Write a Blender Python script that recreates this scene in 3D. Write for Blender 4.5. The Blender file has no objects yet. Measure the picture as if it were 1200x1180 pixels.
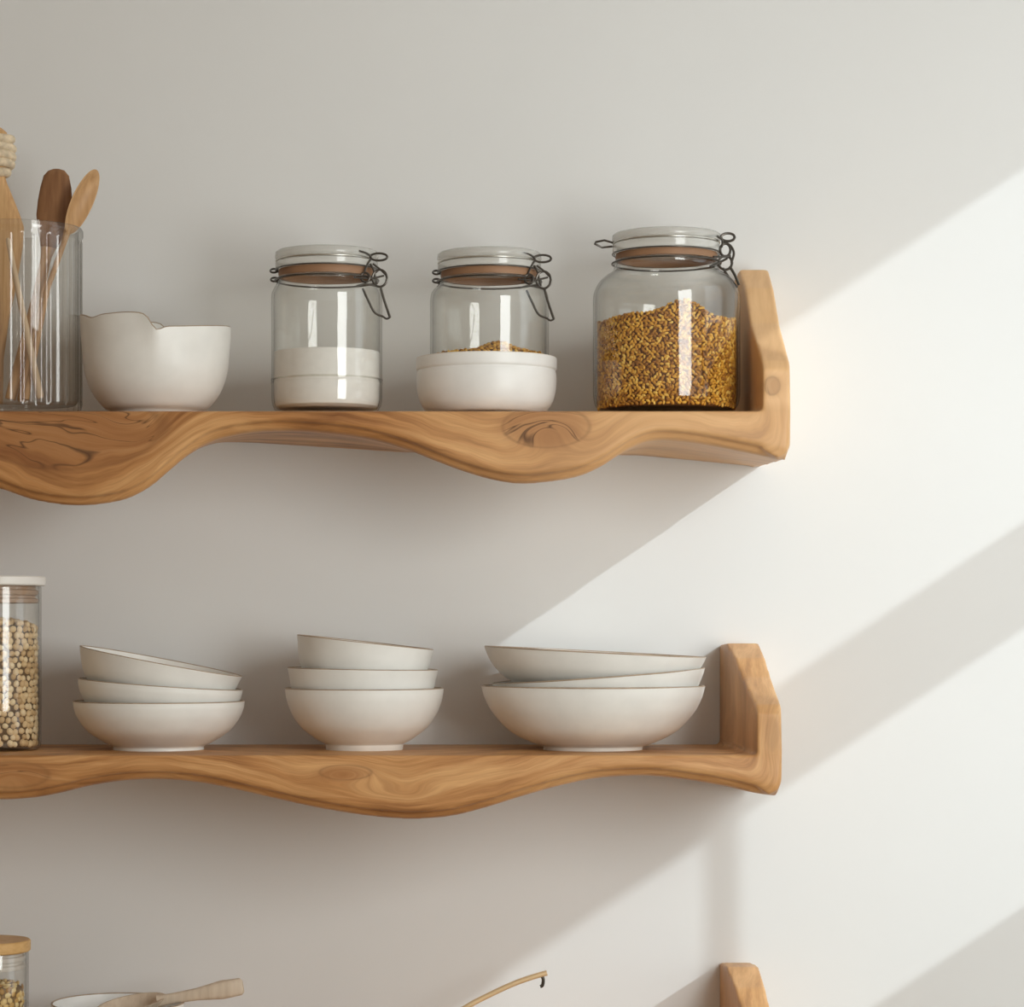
import bpy, bmesh, math, random
import numpy as np
from mathutils import Vector, Matrix, noise as mnoise

PI = math.pi
col = bpy.context.scene.collection
scene = bpy.context.scene

# ------------------------------------------------------------------ measures
EYE = 1.5            # eye height (m)
DIST = 3.0           # camera to the front plane of the shelves
F = 0.26             # shelf depth
CX, HY = 520.0, 735.0
CAMY = -F - DIST


def kk(y):
    return (y - CAMY) / DIST * 0.001


def W(px, py, y):
    k = kk(y)
    return Vector(((px - CX) * k, y, EYE + (HY - py) * k))


# ------------------------------------------------------------------ materials
def new_mat(name):
    m = bpy.data.materials.new(name)
    m.use_nodes = True
    nt = m.node_tree
    for n in list(nt.nodes):
        nt.nodes.remove(n)
    out = nt.nodes.new('ShaderNodeOutputMaterial')
    return m, nt, out


def N(nt, typ, **kw):
    n = nt.nodes.new(typ)
    for a, v in kw.items():
        if a.startswith('i_'):
            n.inputs[a[2:].replace('_', ' ')].default_value = v
        else:
            setattr(n, a, v)
    return n


def L(nt, a, b):
    nt.links.new(a, b)


def ramp(nt, stops):
    r = nt.nodes.new('ShaderNodeValToRGB')
    cr = r.color_ramp
    while len(cr.elements) < len(stops):
        cr.elements.new(0.5)
    for e, (p, c) in zip(cr.elements, stops):
        e.position = p
        e.color = (c[0], c[1], c[2], 1)
    return r


def rgba(c):
    return (c[0], c[1], c[2], 1)


def mat_plain(name, c, rough=0.5, metal=0.0, spec=0.5, var=0.06, scale=40, bump=0.0, coat=0.0):
    m, nt, out = new_mat(name)
    b = N(nt, 'ShaderNodeBsdfPrincipled')
    b.inputs['Roughness'].default_value = rough
    b.inputs['Metallic'].default_value = metal
    b.inputs['Specular IOR Level'].default_value = spec
    b.inputs['Coat Weight'].default_value = coat
    b.inputs['Coat Roughness'].default_value = 0.15
    tc = N(nt, 'ShaderNodeTexCoord')
    no = N(nt, 'ShaderNodeTexNoise')
    no.inputs['Scale'].default_value = scale
    no.inputs['Detail'].default_value = 4
    L(nt, tc.outputs['Object'], no.inputs['Vector'])
    lo = [x * (1 - var) for x in c]
    hi = [min(1, x * (1 + var)) for x in c]
    r = ramp(nt, [(0.3, lo), (0.7, hi)])
    L(nt, no.outputs['Fac'], r.inputs['Fac'])
    L(nt, r.outputs['Color'], b.inputs['Base Color'])
    if bump:
        bp = N(nt, 'ShaderNodeBump')
        bp.inputs['Strength'].default_value = bump
        bp.inputs['Distance'].default_value = 0.002
        L(nt, no.outputs['Fac'], bp.inputs['Height'])
        L(nt, bp.outputs['Normal'], b.inputs['Normal'])
    L(nt, b.outputs['BSDF'], out.inputs['Surface'])
    return m


def mat_wood_shelf(name):
    """Grain follows the carved edge: vertex attribute 'gv' = (along, across, depth), 'kn' = knots."""
    m, nt, out = new_mat(name)
    b = N(nt, 'ShaderNodeBsdfPrincipled')
    b.inputs['Roughness'].default_value = 0.42
    b.inputs['Specular IOR Level'].default_value = 0.35
    at = N(nt, 'ShaderNodeAttribute', attribute_name='gv')
    kn = N(nt, 'ShaderNodeAttribute', attribute_name='kn')
    # slow wander of the grain
    w = N(nt, 'ShaderNodeTexNoise')
    w.inputs['Scale'].default_value = 9
    w.inputs['Detail'].default_value = 3
    L(nt, at.outputs['Vector'], w.inputs['Vector'])
    wv = N(nt, 'ShaderNodeVectorMath', operation='SUBTRACT')
    L(nt, w.outputs['Color'], wv.inputs[0])
    wv.inputs[1].default_value = (0.5, 0.5, 0.5)
    ws = N(nt, 'ShaderNodeVectorMath', operation='SCALE')
    L(nt, wv.outputs['Vector'], ws.inputs[0])
    ws.inputs['Scale'].default_value = 0.028
    wa = N(nt, 'ShaderNodeVectorMath', operation='ADD')
    L(nt, at.outputs['Vector'], wa.inputs[0])
    L(nt, ws.outputs['Vector'], wa.inputs[1])
    mp = N(nt, 'ShaderNodeMapping')
    mp.inputs['Scale'].default_value = (5, 75, 12)
    L(nt, wa.outputs['Vector'], mp.inputs['Vector'])
    n1 = N(nt, 'ShaderNodeTexNoise')
    n1.inputs['Scale'].default_value = 1.0
    n1.inputs['Detail'].default_value = 5
    n1.inputs['Roughness'].default_value = 0.55
    L(nt, mp.outputs['Vector'], n1.inputs['Vector'])
    r1 = ramp(nt, [(0.28, WOOD_D), (0.47, WOOD_M), (0.70, WOOD_L)])
    L(nt, n1.outputs['Fac'], r1.inputs['Fac'])
    # fine fibre
    mp2 = N(nt, 'ShaderNodeMapping')
    mp2.inputs['Scale'].default_value = (22, 620, 60)
    L(nt, wa.outputs['Vector'], mp2.inputs['Vector'])
    n2 = N(nt, 'ShaderNodeTexNoise')
    n2.inputs['Scale'].default_value = 1.0
    n2.inputs['Detail'].default_value = 3
    L(nt, mp2.outputs['Vector'], n2.inputs['Vector'])
    r2 = ramp(nt, [(0.3, (0.84, 0.82, 0.80)), (0.6, (1, 1, 1))])
    L(nt, n2.outputs['Fac'], r2.inputs['Fac'])
    mx = N(nt, 'ShaderNodeMix', data_type='RGBA', blend_type='MULTIPLY')
    mx.inputs['Factor'].default_value = 1
    L(nt, r1.outputs['Color'], mx.inputs['A'])
    L(nt, r2.outputs['Color'], mx.inputs['B'])
    pa = N(nt, 'ShaderNodeAttribute', attribute_name='sun_tint')  # sunlight put into the wood colour: mixes towards a paler tone
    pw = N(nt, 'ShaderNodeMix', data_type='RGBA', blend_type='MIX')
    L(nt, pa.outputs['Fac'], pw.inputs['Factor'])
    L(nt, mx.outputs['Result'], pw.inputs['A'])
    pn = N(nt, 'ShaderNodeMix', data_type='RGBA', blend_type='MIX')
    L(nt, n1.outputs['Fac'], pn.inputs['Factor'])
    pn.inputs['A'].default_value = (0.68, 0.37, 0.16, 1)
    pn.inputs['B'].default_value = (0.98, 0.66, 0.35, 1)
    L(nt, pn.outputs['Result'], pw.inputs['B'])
    mx = pw
    # knots: rings and brown heart
    mp3 = N(nt, 'ShaderNodeMapping')
    mp3.inputs['Scale'].default_value = (7, 52, 8)
    L(nt, wa.outputs['Vector'], mp3.inputs['Vector'])
    n3 = N(nt, 'ShaderNodeTexNoise')
    n3.inputs['Scale'].default_value = 1.0
    n3.inputs['Detail'].default_value = 2
    L(nt, mp3.outputs['Vector'], n3.inputs['Vector'])
    sb = N(nt, 'ShaderNodeMath', operation='SUBTRACT')
    L(nt, n3.outputs['Fac'], sb.inputs[0])
    sb.inputs[1].default_value = 0.5
    ab = N(nt, 'ShaderNodeMath', operation='ABSOLUTE')
    L(nt, sb.outputs['Value'], ab.inputs[0])
    vein = N(nt, 'ShaderNodeMapRange')
    vein.inputs['From Min'].default_value = 0.0
    vein.inputs['From Max'].default_value = 0.015
    vein.inputs['To Min'].default_value = 1.0
    vein.inputs['To Max'].default_value = 0.0
    L(nt, ab.outputs['Value'], vein.inputs['Value'])
    vm = N(nt, 'ShaderNodeMath', operation='MULTIPLY')
    L(nt, vein.outputs['Result'], vm.inputs[0])
    kr = N(nt, 'ShaderNodeMapRange')
    kr.inputs['From Min'].default_value = 0.25
    kr.inputs['From Max'].default_value = 0.75
    L(nt, kn.outputs['Fac'], kr.inputs['Value'])
    L(nt, kr.outputs['Result'], vm.inputs[1])
    mk = N(nt, 'ShaderNodeMix', data_type='RGBA')
    kf = N(nt, 'ShaderNodeMath', operation='MULTIPLY')
    L(nt, kn.outputs['Fac'], kf.inputs[0])
    kf.inputs[1].default_value = 0.62
    L(nt, kf.outputs['Value'], mk.inputs['Factor'])
    L(nt, mx.outputs['Result'], mk.inputs['A'])
    mk.inputs['B'].default_value = (0.33, 0.135, 0.048, 1)
    ed = N(nt, 'ShaderNodeMath', operation='SUBTRACT')
    L(nt, kn.outputs['Fac'], ed.inputs[0])
    ed.inputs[1].default_value = 0.42
    ea = N(nt, 'ShaderNodeMath', operation='ABSOLUTE')
    L(nt, ed.outputs['Value'], ea.inputs[0])
    el = N(nt, 'ShaderNodeMapRange')
    el.inputs['From Max'].default_value = 0.13
    el.inputs['To Min'].default_value = 0.55
    el.inputs['To Max'].default_value = 0.0
    L(nt, ea.outputs['Value'], el.inputs['Value'])
    em = N(nt, 'ShaderNodeMath', operation='MULTIPLY')
    L(nt, el.outputs['Result'], em.inputs[0])
    L(nt, n1.outputs['Fac'], em.inputs[1])
    mke = N(nt, 'ShaderNodeMix', data_type='RGBA')
    L(nt, em.outputs['Value'], mke.inputs['Factor'])
    L(nt, mk.outputs['Result'], mke.inputs['A'])
    mke.inputs['B'].default_value = (0.12, 0.05, 0.02, 1)
    mk = mke
    mv = N(nt, 'ShaderNodeMix', data_type='RGBA')
    vs = N(nt, 'ShaderNodeMath', operation='MULTIPLY')
    L(nt, vm.outputs['Value'], vs.inputs[0])
    vs.inputs[1].default_value = 0.92
    L(nt, vs.outputs['Value'], mv.inputs['Factor'])
    L(nt, mk.outputs['Result'], mv.inputs['A'])
    mv.inputs['B'].default_value = (0.10, 0.045, 0.02, 1)
    L(nt, mv.outputs['Result'], b.inputs['Base Color'])
    bp = N(nt, 'ShaderNodeBump')
    bp.inputs['Strength'].default_value = 0.12
    bp.inputs['Distance'].default_value = 0.001
    L(nt, n1.outputs['Fac'], bp.inputs['Height'])
    L(nt, bp.outputs['Normal'], b.inputs['Normal'])
    L(nt, b.outputs['BSDF'], out.inputs['Surface'])
    return m


def mat_wood_simple(name, lo, hi, scale=(60, 60, 6), rough=0.5):
    m, nt, out = new_mat(name)
    b = N(nt, 'ShaderNodeBsdfPrincipled')
    b.inputs['Roughness'].default_value = rough
    b.inputs['Specular IOR Level'].default_value = 0.35
    tc = N(nt, 'ShaderNodeTexCoord')
    mp = N(nt, 'ShaderNodeMapping')
    mp.inputs['Scale'].default_value = scale
    L(nt, tc.outputs['Object'], mp.inputs['Vector'])
    no = N(nt, 'ShaderNodeTexNoise')
    no.inputs['Scale'].default_value = 2.5
    no.inputs['Detail'].default_value = 4
    L(nt, mp.outputs['Vector'], no.inputs['Vector'])
    r = ramp(nt, [(0.3, lo), (0.7, hi)])
    L(nt, no.outputs['Fac'], r.inputs['Fac'])
    L(nt, r.outputs['Color'], b.inputs['Base Color'])
    L(nt, b.outputs['BSDF'], out.inputs['Surface'])
    return m


def mat_ceramic(name, c=(0.86, 0.845, 0.80)):
    m, nt, out = new_mat(name)
    b = N(nt, 'ShaderNodeBsdfPrincipled')
    b.inputs['Roughness'].default_value = 0.38
    b.inputs['Specular IOR Level'].default_value = 0.45
    tc = N(nt, 'ShaderNodeTexCoord')
    no = N(nt, 'ShaderNodeTexNoise')
    no.inputs['Scale'].default_value = 22
    no.inputs['Detail'].default_value = 5
    L(nt, tc.outputs['Object'], no.inputs['Vector'])
    r = ramp(nt, [(0.3, [x * 0.95 for x in c]), (0.65, [min(1, x * 1.03) for x in c])])
    L(nt, no.outputs['Fac'], r.inputs['Fac'])
    L(nt, r.outputs['Color'], b.inputs['Base Color'])
    n2 = N(nt, 'ShaderNodeTexNoise')
    n2.inputs['Scale'].default_value = 30
    n2.inputs['Detail'].default_value = 2
    L(nt, tc.outputs['Object'], n2.inputs['Vector'])
    bp = N(nt, 'ShaderNodeBump')
    bp.inputs['Strength'].default_value = 0.06
    bp.inputs['Distance'].default_value = 0.003
    L(nt, n2.outputs['Fac'], bp.inputs['Height'])
    L(nt, bp.outputs['Normal'], b.inputs['Normal'])
    L(nt, b.outputs['BSDF'], out.inputs['Surface'])
    return m


def mat_glass(name, tint=(0.985, 0.985, 0.975), base=0.045, edge=0.62, milk=0.0):
    m, nt, out = new_mat(name)
    lw = N(nt, 'ShaderNodeLayerWeight')
    lw.inputs['Blend'].default_value = 0.5
    # longer way through the glass towards the edge: a little darker there
    p3 = N(nt, 'ShaderNodeMath', operation='POWER')
    L(nt, lw.outputs['Facing'], p3.inputs[0])
    p3.inputs[1].default_value = 4.0
    tm = N(nt, 'ShaderNodeMix', data_type='RGBA')
    L(nt, p3.outputs['Value'], tm.inputs['Factor'])
    tm.inputs['A'].default_value = rgba(tint)
    tm.inputs['B'].default_value = (edge, edge * 0.99, edge * 0.96, 1)
    tr = N(nt, 'ShaderNodeBsdfTransparent')
    L(nt, tm.outputs['Result'], tr.inputs['Color'])
    tc = N(nt, 'ShaderNodeTexCoord')
    no = N(nt, 'ShaderNodeTexNoise')
    no.inputs['Scale'].default_value = 22
    no.inputs['Detail'].default_value = 2
    L(nt, tc.outputs['Object'], no.inputs['Vector'])
    bp = N(nt, 'ShaderNodeBump')
    bp.inputs['Strength'].default_value = 0.10
    bp.inputs['Distance'].default_value = 0.004
    L(nt, no.outputs['Fac'], bp.inputs['Height'])
    gs = N(nt, 'ShaderNodeBsdfGlossy')
    gs.inputs['Roughness'].default_value = 0.04
    L(nt, bp.outputs['Normal'], gs.inputs['Normal'])
    p5 = N(nt, 'ShaderNodeMath', operation='POWER')
    L(nt, lw.outputs['Facing'], p5.inputs[0])
    p5.inputs[1].default_value = 5.0
    fr = N(nt, 'ShaderNodeMapRange')
    fr.inputs['To Min'].default_value = base
    fr.inputs['To Max'].default_value = 0.8
    L(nt, p5.outputs['Value'], fr.inputs['Value'])
    m2 = N(nt, 'ShaderNodeMixShader')
    L(nt, fr.outputs['Result'], m2.inputs['Fac'])
    L(nt, tr.outputs['BSDF'], m2.inputs[1])
    L(nt, gs.outputs['BSDF'], m2.inputs[2])
    last = m2
    if milk:
        df = N(nt, 'ShaderNodeBsdfPrincipled')
        df.inputs['Base Color'].default_value = (0.80, 0.79, 0.74, 1)
        df.inputs['Roughness'].default_value = 0.2
        m3 = N(nt, 'ShaderNodeMixShader')
        m3.inputs['Fac'].default_value = milk
        L(nt, m2.outputs['Shader'], m3.inputs[1])
        L(nt, df.outputs['BSDF'], m3.inputs[2])
        last = m3
    L(nt, last.outputs['Shader'], out.inputs['Surface'])
    return m


def mat_grain(name, stops, rough=0.55):
    """Many small pieces: each piece has its own tone in vertex attribute 'rnd'."""
    m, nt, out = new_mat(name)
    b = N(nt, 'ShaderNodeBsdfPrincipled')
    b.inputs['Roughness'].default_value = rough
    at = N(nt, 'ShaderNodeAttribute', attribute_name='rnd')
    r = ramp(nt, stops)
    L(nt, at.outputs['Fac'], r.inputs['Fac'])
    L(nt, r.outputs['Color'], b.inputs['Base Color'])
    L(nt, b.outputs['BSDF'], out.inputs['Surface'])
    return m


WOOD_D = (0.24, 0.090, 0.028)
WOOD_M = (0.52, 0.245, 0.085)
WOOD_L = (0.74, 0.42, 0.18)

M = {}
M['wall'] = mat_plain('painted_plaster', (0.80, 0.80, 0.787), rough=0.9, spec=0.15, var=0.012, scale=3.0)
M['white'] = mat_plain('window_paint', (0.85, 0.85, 0.84), rough=0.5, var=0.01)
M['floor'] = mat_wood_simple('floor_boards', (0.50, 0.44, 0.37), (0.60, 0.53, 0.45), scale=(2, 30, 30))
M['wood'] = mat_wood_shelf('carved_teak')
M['ceramic'] = mat_ceramic('cream_stoneware')
M['ceramic_white'] = mat_ceramic('white_stoneware', (0.87, 0.86, 0.83))
M['rim'] = mat_plain('toasted_rim', (0.40, 0.30, 0.21), rough=0.5, var=0.2, scale=60)
M['foot'] = mat_plain('raw_clay_foot', (0.80, 0.75, 0.68), rough=0.7, var=0.05)
M['glass'] = mat_glass('clear_glass')
M['ribglass'] = mat_glass('ribbed_glass', tint=(0.95, 0.945, 0.93), base=0.06, edge=0.40)
M['lidglass'] = mat_glass('lid_glass', base=0.06, edge=0.6, milk=0.40)
M['steel'] = mat_plain('wire_steel', (0.10, 0.088, 0.075), rough=0.3, metal=0.8, var=0.1)
M['band'] = mat_plain('steel_band', (0.62, 0.60, 0.55), rough=0.3, metal=1.0, var=0.05)
M['gasket'] = mat_plain('rubber_gasket', (0.33, 0.175, 0.09), rough=0.6, var=0.1)
M['flour'] = mat_plain('flour', (0.90, 0.88, 0.85), rough=0.95, spec=0.05, var=0.03, scale=120, bump=0.2)
M['grain_gold'] = mat_grain('golden_grain', [(0.0, (0.30, 0.11, 0.012)), (0.35, (0.60, 0.27, 0.025)), (0.7, (0.82, 0.43, 0.05)), (1.0, (0.95, 0.62, 0.14))])
M['grain_core'] = mat_plain('grain_core', (0.14, 0.05, 0.008), rough=0.9, var=0.2)
M['pea'] = mat_grain('chickpea', [(0.0, (0.58, 0.38, 0.19)), (0.5, (0.82, 0.60, 0.34)), (1.0, (0.95, 0.78, 0.52))])
M['pea_core'] = mat_plain('pea_core', (0.16, 0.10, 0.05), rough=0.9, var=0.2)
M['oat'] = mat_grain('oat_flakes', [(0.0, (0.45, 0.23, 0.06)), (0.5, (0.80, 0.52, 0.17)), (1.0, (0.95, 0.76, 0.40))])
M['oat_core'] = mat_plain('oat_core', (0.28, 0.17, 0.07), rough=0.9, var=0.2)
M['wood_dark'] = mat_wood_simple('walnut', (0.22, 0.10, 0.045), (0.34, 0.17, 0.075), rough=0.4)
M['wood_mid'] = mat_wood_simple('cherry', (0.48, 0.27, 0.12), (0.64, 0.39, 0.19), rough=0.45)
M['wood_light'] = mat_wood_simple('beech', (0.66, 0.48, 0.31), (0.78, 0.60, 0.42), rough=0.55)
M['wood_pale'] = mat_wood_simple('bleached_wood', (0.60, 0.48, 0.36), (0.72, 0.60, 0.47), rough=0.6)
M['bamboo'] = mat_wood_simple('bamboo', (0.62, 0.36, 0.13), (0.74, 0.47, 0.20), scale=(30, 30, 80), rough=0.45)
M['straw'] = mat_wood_simple('straw', (0.54, 0.30, 0.13), (0.70, 0.44, 0.21), scale=(150, 150, 4), rough=0.7)
M['cord'] = mat_plain('cotton_cord', (0.70, 0.57, 0.40), rough=0.9, var=0.2, scale=150, bump=0.4)
M['lid_white'] = mat_plain('white_lid', (0.84, 0.80, 0.74), rough=0.4, var=0.02)
M['seal'] = mat_plain('brown_seal', (0.42, 0.28, 0.19), rough=0.5, var=0.08)
M['seal_clear'] = mat_plain('silicone_seal', (0.62, 0.56, 0.50), rough=0.4, var=0.05)
M['brass'] = mat_plain('satin_brass', (0.92, 0.70, 0.42), rough=0.35, metal=0.25, var=0.05)


# ------------------------------------------------------------------ mesh helpers
class MB:
    def __init__(s):
        s.v, s.f, s.mi = [], [], []

    def add(s, verts, faces, mi=0):
        o = len(s.v)
        s.v.extend([tuple(p) for p in verts])
        s.f.extend([tuple(i + o for i in f) for f in faces])
        s.mi.extend([mi] * len(faces))

    def build(s, name, mats, parent=None, sharp=40, recalc=True):
        me = bpy.data.meshes.new(name)
        me.from_pydata(s.v, [], s.f)
        if not isinstance(mats, (list, tuple)):
            mats = [mats]
        for m in mats:
            me.materials.append(m)
        if recalc:
            bm = bmesh.new()
            bm.from_mesh(me)
            for i, fc in enumerate(bm.faces):
                fc.material_index = s.mi[i]
            bmesh.ops.recalc_face_normals(bm, faces=bm.faces)
            bm.to_mesh(me)
            bm.free()
        else:
            me.polygons.foreach_set('material_index', s.mi)
        me.polygons.foreach_set('use_smooth', [True] * len(me.polygons))
        if sharp:
            me.set_sharp_from_angle(angle=math.radians(sharp))
        o = bpy.data.objects.new(name, me)
        col.objects.link(o)
        if parent is not None:
            # geometry is given in world space: bring it into the thing's own space
            off = Vector((0, 0, 0))
            q = parent
            while q is not None:
                off += q.location
                q = q.parent
            me.transform(Matrix.Translation(-off))
            o.parent = parent
        return o


def thing(name, label, cat, loc, group=None):
    o = bpy.data.objects.new(name, None)
    o.empty_display_size = 0.03
    col.objects.link(o)
    o.location = loc
    o.matrix_world = Matrix.Translation(loc)
    o['label'] = label
    o['category'] = cat
    if group:
        o['group'] = group
    return o


def tag(o, label, cat, group=None, kind=None):
    o['label'] = label
    o['category'] = cat
    if group:
        o['group'] = group
    if kind:
        o['kind'] = kind
    return o


def rebase(o, loc):
    """Give a world-space mesh its own origin at loc."""
    loc = Vector(loc)
    o.data.transform(Matrix.Translation(-loc))
    o.location = loc
    return o


def lathe(mb, prof, c, seg=96, mod=None, xf=None, closed=False, mi=0, ysc=1.0):
    """prof: list of (r, z). c: centre (x, y, zbase). mod(theta, r, z) -> (r, z)"""
    vs, fs = [], []
    rings = []
    for (r, z) in prof:
        if r < 1e-6:
            rings.append([len(vs)])
            vs.append(Vector((0, 0, z)))
        else:
            ids = []
            for j in range(seg):
                t = 2 * PI * j / seg
                rr, zz = (r, z) if mod is None else mod(t, r, z)
                ids.append(len(vs))
                vs.append(Vector((rr * math.cos(t), rr * math.sin(t) * ysc, zz)))
            rings.append(ids)
    pairs = list(zip(rings[:-1], rings[1:]))
    if closed:
        pairs.append((rings[-1], rings[0]))
    for a, b in pairs:
        if len(a) == 1 and len(b) == 1:
            continue
        for j in range(seg):
            j2 = (j + 1) % seg
            if len(a) == 1:
                fs.append((a[0], b[j2], b[j]))
            elif len(b) == 1:
                fs.append((a[j], a[j2], b[0]))
            else:
                fs.append((a[j], a[j2], b[j2], b[j]))
    c = Vector(c)
    if xf is not None:
        vs = [xf @ v for v in vs]
    vs = [v + c for v in vs]
    mb.add(vs, fs, mi)


def spline(pts, n):
    """Catmull-Rom through a list of tuples."""
    P = [np.array(p, float) for p in pts]
    P = [2 * P[0] - P[1]] + P + [2 * P[-1] - P[-2]]
    out = []
    m = len(P) - 3
    for i in range(m):
        a, b, c_, d = P[i:i + 4]
        for s in range(n):
            t = s / n
            out.append(0.5 * ((2 * b) + (-a + c_) * t + (2 * a - 5 * b + 4 * c_ - d) * t * t + (-a + 3 * b - 3 * c_ + d) * t ** 3))
    out.append(P[-2])
    return out


def tube(mb, pts, r, seg=8, closed=False, mi=0, radii=None):
    P = [Vector(p) for p in pts]
    n = len(P)
    vs, fs = [], []
    prev = None
    for i in range(n):
        if closed:
            t = (P[(i + 1) % n] - P[i - 1]).normalized()
        else:
            t = (P[min(i + 1, n - 1)] - P[max(i - 1, 0)]).normalized()
        if prev is None:
            u = t.orthogonal().normalized()
        else:
            u = (prev - t * prev.dot(t)).normalized()
        prev = u
        w = t.cross(u)
        rr = radii[i] if radii else r
        for j in range(seg):
            a = 2 * PI * j / seg
            vs.append(P[i] + (u * math.cos(a) + w * math.sin(a)) * rr)
    m = n if closed else n - 1
    for i in range(m):
        for j in range(seg):
            a = i * seg + j
            b = i * seg + (j + 1) % seg
            c2 = ((i + 1) % n) * seg + (j + 1) % seg
            d = ((i + 1) % n) * seg + j
            fs.append((a, b, c2, d))
    if not closed:
        fs.append(tuple(range(seg))[::-1])
        fs.append(tuple((n - 1) * seg + j for j in range(seg)))
    mb.add(vs, fs, mi)


def ring_pts(c, r, n=64, ysc=1.0, xf=None):
    out = []
    for j in range(n):
        t = 2 * PI * j / n
        v = Vector((r * math.cos(t), r * math.sin(t) * ysc, 0))
        if xf is not None:
            v = xf @ v
        out.append(v + Vector(c))
    return out


def loft(mb, st, v_dir=(0, 1, 0), seg=16, mi=0, sq=2.0):
    """st: list of (centre, half_width, half_thick). Superellipse sections across the path."""
    C = [Vector(s[0]) for s in st]
    n = len(C)
    v_dir = Vector(v_dir)
    vs, fs = [], []
    for i in range(n):
        t = (C[min(i + 1, n - 1)] - C[max(i - 1, 0)]).normalized()
        u = t.cross(v_dir).normalized()
        v = u.cross(t).normalized()
        for j in range(seg):
            a = 2 * PI * j / seg
            ca, sa = math.cos(a), math.sin(a)
            ca = math.copysign(abs(ca) ** (2 / sq), ca)
            sa = math.copysign(abs(sa) ** (2 / sq), sa)
            vs.append(C[i] + u * ca * st[i][1] + v * sa * st[i][2])
    for i in range(n - 1):
        for j in range(seg):
            fs.append((i * seg + j, i * seg + (j + 1) % seg, (i + 1) * seg + (j + 1) % seg, (i + 1) * seg + j))
    fs.append(tuple(range(seg))[::-1])
    fs.append(tuple((n - 1) * seg + j for j in range(seg)))
    mb.add(vs, fs, mi)


def spoon_head(mb, c, axis, normal, hl, hw, depth, t, seg=40, rings=10):
    """Hollow oval bowl: open side faces 'normal', long axis along 'axis'."""
    c = Vector(c)
    a = Vector(axis).normalized()
    n = Vector(normal)
    n = (n - a * n.dot(a)).normalized()
    b = n.cross(a)
    vs, fs = [], []

    def surf(off, sgn):
        ids = []
        for i in range(rings + 1):
            rho = i / rings
            row = []
            if i == 0:
                row = [len(vs)]
                vs.append(c - n * (depth + off))
            else:
                for j in range(seg):
                    th = 2 * PI * j / seg
                    s = 1 + off / hw * 0.7
                    row.append(len(vs))
                    vs.append(c + a * (hl * rho * math.cos(th) * s) + b * (hw * rho * math.sin(th) * s) - n * ((depth + off) * (1 - rho ** 2.2)))
            ids.append(row)
        for i in range(rings):
            for j in range(seg):
                j2 = (j + 1) % seg
                if i == 0:
                    fs.append((ids[0][0], ids[1][j], ids[1][j2]))
                else:
                    fs.append((ids[i][j], ids[i + 1][j], ids[i + 1][j2], ids[i][j2]))
        return ids[-1]
    e1 = surf(0, 1)
    e2 = surf(t, -1)
    for j in range(seg):
        j2 = (j + 1) % seg
        fs.append((e1[j], e2[j], e2[j2], e1[j2]))
    mb.add(vs, fs)


def box(mb, x0, x1, y0, y1, z0, z1, mi=0):
    vs = [(x, y, z) for x in (x0, x1) for y in (y0, y1) for z in (z0, z1)]
    fs = [(0, 1, 3, 2), (4, 6, 7, 5), (0, 4, 5, 1), (2, 3, 7, 6), (0, 2, 6, 4), (1, 5, 7, 3)]
    mb.add(vs, fs, mi)


def interp(x, pts):
    xs = [p[0] for p in pts]
    ys = [p[1] for p in pts]
    return float(np.interp(x, xs, ys))


def smooth_table(pts):
    s = spline(pts, 8)
    return [(float(p[0]), float(p[1])) for p in s]


# ------------------------------------------------------------------ sun and window geometry
SUN_A, SUN_S = 1.45, 0.665            # dx/dy on the way in, dz/dx on the wall
XR = 1.25                             # right-hand wall


def win_y(px):
    return -(XR - W(px, 0, 0).x) / SUN_A


def win_z(px, py):
    p = W(px, py, 0)
    return p.z + SUN_S * (XR - p.x)


# ------------------------------------------------------------------ room
XL, ZC, YF = -2.2, 2.75, -3.0


def struct(o):
    o['kind'] = 'structure'
    return o


mb = MB()
box(mb, XL, XR + 0.14, 0.0, 0.12, -0.1, ZC + 0.1)
struct(mb.build('wall_back', M['wall'], sharp=30))

wy0, wy1 = win_y(400), -0.14          # near jamb (towards the camera), far jamb
wz1 = win_z(1200, 112)                # head
wz0 = 0.95                            # sill
bar1 = win_z(1200, 662)
bar2 = win_z(1200, 1062)
T = 0.14
mb = MB()
box(mb, XR, XR + T, YF, wy0, -0.1, ZC + 0.1)
box(mb, XR, XR + T, wy1, 0.0, -0.1, ZC + 0.1)
box(mb, XR, XR + T, wy0, wy1, wz1, ZC + 0.1)
box(mb, XR, XR + T, wy0, wy1, -0.1, wz0)
struct(mb.build('wall_right', M['wall'], sharp=30))
mb = MB()
box(mb, XL, XR + T, YF, 0.0, ZC, ZC + 0.1)
struct(mb.build('ceiling', M['wall'], sharp=30))
mb = MB()
box(mb, XL, XR + T, YF, 0.0, -0.2, -0.1 + 0.1)
struct(mb.build('floor', M['floor'], sharp=30))
mb = MB()
box(mb, XL, XR, -0.016, -0.0005, 0.0005, 0.09)
struct(mb.build('baseboard_back', M['white'], sharp=30))

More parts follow.
